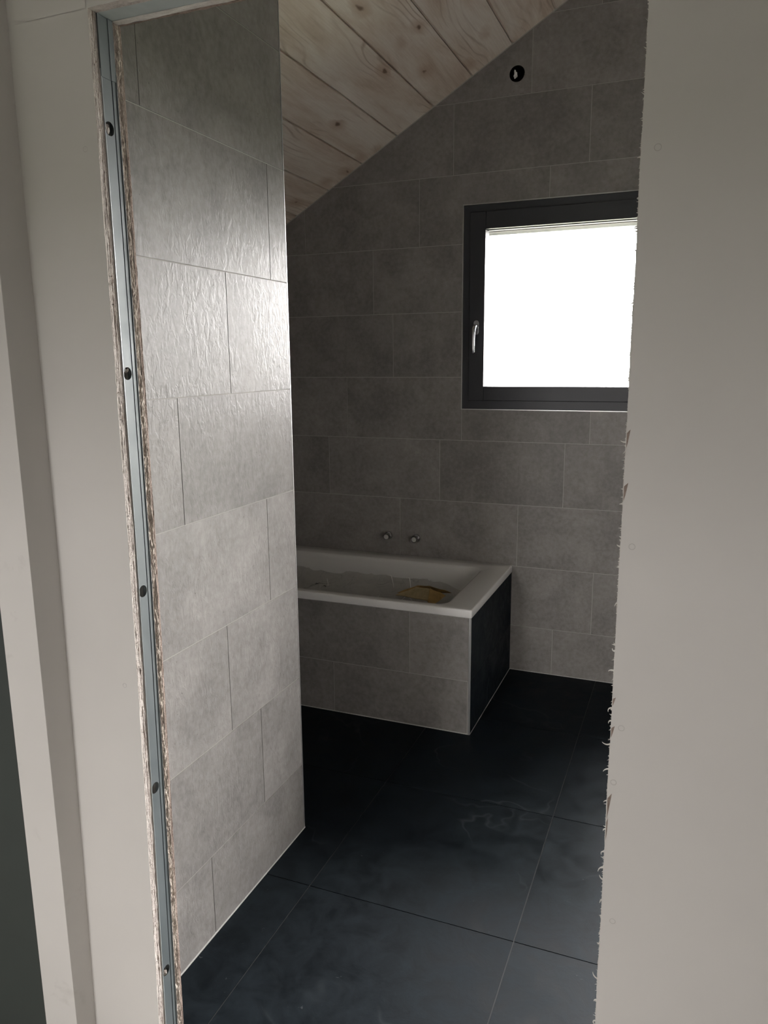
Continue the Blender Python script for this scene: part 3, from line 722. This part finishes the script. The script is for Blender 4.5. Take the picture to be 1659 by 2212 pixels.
def ring(x0, x1, y0, y1, r, z, n=8):
    out = []
    for (cx, cy, a0) in ((x1 - r, y0 + r, -90), (x1 - r, y1 - r, 0), (x0 + r, y1 - r, 90), (x0 + r, y0 + r, 180)):
        for k in range(n + 1):
            a = math.radians(a0 + 90 * k / n); out.append((cx + r * math.cos(a), cy + r * math.sin(a), z))
    return out
bt = empty('bathtub', (0, 1.17, 0)); tag(bt, 'white built-in bathtub with a wide flat rim', 'bathtub')
bt['label'] = 'white built-in bathtub with plastic film left lying inside'
o_x0, o_x1, o_y0, o_y1 = XL + .002, BX1 + .0025, BYF - .0025, YB - .0008
rings = [ring(o_x0 + .02, o_x1 - .02, o_y0 + .02, o_y1 - .0195, .006, RZ - .0335), ring(o_x0 + .001, o_x1 - .001, o_y0 + .001, o_y1, .007, RZ - .0338), ring(o_x0, o_x1, o_y0, o_y1, .008, RZ - .031),
         ring(o_x0, o_x1, o_y0, o_y1, .009, RZ - .0075), ring(o_x0 + .0007, o_x1 - .0007, o_y0 + .0007, o_y1 - .0002, .009, RZ - .0040), ring(o_x0 + .0026, o_x1 - .0026, o_y0 + .0026, o_y1 - .001, .009, RZ - .0012), ring(o_x0 + .006, o_x1 - .006, o_y0 + .006, o_y1 - .003, .008, RZ)]
ix0, ix1, iy0, iy1 = -1.33, .228, .842, 1.445
rings += [ring(ix0, ix1, iy0, iy1, .055, RZ), ring(ix0 + .004, ix1 - .006, iy0 + .004, iy1 - .004, .055, RZ - .002), ring(ix0 + .009, ix1 - .014, iy0 + .008, iy1 - .009, .056, RZ - .008),
          ring(ix0 + .014, ix1 - .022, iy0 + .012, iy1 - .013, .058, RZ - .022), ring(ix0 + .04, ix1 - .06, iy0 + .022, iy1 - .026, .07, .42), ring(ix0 + .14, ix1 - .12, iy0 + .04, iy1 - .05, .09, .25),
          ring(ix0 + .22, ix1 - .17, iy0 + .06, iy1 - .07, .10, .14), ring(ix0 + .27, ix1 - .22, iy0 + .10, iy1 - .11, .09, .105)]
nr = len(rings[0]); V = [p for r_ in rings for p in r_]; F = []
for k in range(len(rings) - 1):
    for i in range(nr):
        j = (i + 1) % nr; F.append((k * nr + i, k * nr + j, (k + 1) * nr + j, (k + 1) * nr + i))
F.append(tuple((len(rings) - 1) * nr + i for i in range(nr)))
V = [(x, y - 1.17, z) for x, y, z in V]
link('tub_shell', mesh('tub_shell', V, F, True), bt, M_BATH)
for k in range(4):   # adjustable feet under the shell
    link('foot', lathe('foot', [(.022, 0), (.022, .012), (.008, .016), (.008, .12)], 14), bt, M_BLACK, ((-.95, -.15, -.95, -.15)[k], (-.14, -.14, .14, .14)[k], 0))

# plastic film crumpled inside the bath
NX, NY = 170, 70; V, F = [], []
fx0, fx1, fy0, fy1 = -1.18, .135, .905, 1.385
def film_z(x, y):
    f = (y - fy0) / (fy1 - fy0)
    h = .385 + .026 * f + .040 * ss(.72, 1.0, f)
    r1 = 1 - abs(nz(x * 4 + y * 2.5, y * 5 - x * 1.5, .3)) * 2.2
    h += .020 * max(0, r1) ** 3 + .010 * nz(x * 7, y * 7, 4)
    r2 = 1 - abs(nz(x * 11 - y * 6, y * 10 + x * 3, 2.3)) * 2.4
    h += .010 * max(0, r2) ** 3
    h += .022 * math.exp(-((x + .44 + .1 * (y - 1.3)) / .012) ** 2) * ss(.4, .9, f)
    h -= .020 * ss(.02, .14, x)
    h = min(h, .468)
    dip = ss(.15, .0, abs(x + .01) - .06) * ss(.10, .0, abs(y - 1.20) - .06)
    return h - max(0, h - .392) * dip
for i in range(NX + 1):
    for j in range(NY + 1):
        x = fx0 + (fx1 - fx0) * i / NX; y = fy0 + (fy1 - fy0) * j / NY
        V.append((x + .006 * nz(y * 12, x * 12, 1), y + .006 * nz(x * 12, y * 12, 5), film_z(x, y)))
for i in range(NX):
    for j in range(NY):
        a = i * (NY + 1) + j; F.append((a, a + 1, a + NY + 2, a + NY + 1))
ps = link('plastic_sheet', mesh('plastic_sheet', V, F, True), None, M_FILM); tag(ps, 'crumpled clear protective film lying in the bathtub', 'plastic sheet')

# white strips on the film's folds, glints of light put in as colour
for pts in ([(-.5586, 1.3304), (-.5229, 1.2666)], [(-.2499, 1.1082), (-.2172, 1.1425), (-.2435, 1.2594)], [(-.2517, 1.376), (-.2291, 1.374), (-.1917, 1.3145)], [(-.1173, 1.2131), (-.1194, 1.3004), (-.076, 1.2557)],
            [(-.1485, 1.370), (-.1306, 1.3686), (-.0851, 1.2755)], [(-.1113, 1.1973), (-.0808, 1.2085)], [(-.0418, 1.378), (-.0264, 1.372)], [(.1015, 1.2048), (.1250, 1.2056), (.1250, 1.2623)], [(.0965, 1.1901), (.1300, 1.1568)], [(-.3844, 1.1327), (-.3422, 1.1621)]):
    q = []
    for a, c in zip(pts[:-1], pts[1:]):
        for k in range(5):
            x, y = a[0] + (c[0] - a[0]) * k / 5, a[1] + (c[1] - a[1]) * k / 5; q.append((x, y, film_z(x, y) + .004))
    x, y = pts[-1]; q.append((x, y, film_z(x, y) + .003))
    n = len(q); link('crease_glint', tubemesh('crease_glint', q, [.0005 + .0016 * math.sin(math.pi * (i + .5) / n) for i in range(n)], 6), ps, M_GLINT)

# folded cardboard offcut under and on the film
oc = empty('cardboard_offcut', (-.03, 1.22, .44)); tag(oc, 'folded yellowish cardboard offcut lying in the bathtub', 'cardboard')
def plate(name, q, th, mat):
    q = [Vector(p) - Vector((-.03, 1.22, .44)) for p in q]; n = (q[1] - q[0]).cross(q[3] - q[0]).normalized() * th
    V = q + [p - n for p in q]
    me = mesh(name, V, [(0, 1, 2, 3), (4, 5, 6, 7), (0, 1, 5, 4), (1, 2, 6, 5), (2, 3, 7, 6), (3, 0, 4, 7)])
    bm = bmesh.new(); bm.from_mesh(me); bmesh.ops.subdivide_edges(bm, edges=bm.edges[:], cuts=4, use_grid_fill=True)
    for v in bm.verts: v.co += Vector((.003 * nz(v.co.x * 40, v.co.y * 40, 1), .003 * nz(v.co.x * 40, v.co.z * 40, 3), .004 * nz(v.co.y * 30, v.co.x * 30, 5)))
    bm.to_mesh(me); bm.free(); return link(name, me, oc, mat)
plate('flap', [(-.150, 1.235, .424), (.045, 1.150, .438), (.040, 1.165, .492), (-.050, 1.245, .466)], .004, M_FOAM)
plate('flap', [(.042, 1.165, .494), (.105, 1.205, .452), (.075, 1.12, .432), (.045, 1.125, .440)], .004, M_FOAM2)
plate('flap', [(-.150, 1.250, .428), (-.050, 1.262, .470), (.044, 1.185, .497), (.120, 1.260, .452)], .003, M_FOAM2)
for k, (x, y, z, a) in enumerate(((-.515, 1.13, .462, .6), (-.475, 1.13, .455, -.5))):
    ch_ = link('dark_chip', tubemesh('dark_chip', [(-.009, 0, .0), (-.002, .004, .002), (.009, .002, .0)], [.0015, .0024, .0012], 6), None, M_BLACK, (x, y, z + .004))
    ch_.rotation_euler = (0, 0, a)
    tag(ch_, ('longer black chip on the film near the partition', 'smaller black chip on the film nearer the cardboard')[k], 'debris', 'dark chips on the plastic film')

# ------------------------------------------------------------------ chrome valve stubs above the bath
for k, (x, z) in enumerate(((-.3060, .6320), (-.1560, .6290))):
    tv = empty('tap_valve', (x, YB, z)); tag(tv, ('chrome valve stub above the bath, nearer the partition', 'chrome valve stub above the bath, nearer the window')[k], 'valve', 'concealed bath valve stubs')
    link('wall_collar', lathe('wall_collar', [(.0205, 0), (.0205, .004), (.0190, .007), (.0150, .008), (.0150, .0085)], 28, '-Y'), tv, M_CHROME)
    link('sleeve', lathe('sleeve', [(.0150, .008), (.0150, .014), (.0135, .0145), (.0135, .020), (.0165, .0205), (.0165, .037), (.0160, .0385), (.0135, .0385), (.0135, .0365)], 28, '-Y'), tv, M_CHROME)
    link('end_cap', lathe('end_cap', [(.0125, .036), (.0125, .0380), (.0118, .0385)], 28, '-Y'), tv, M_CAP)
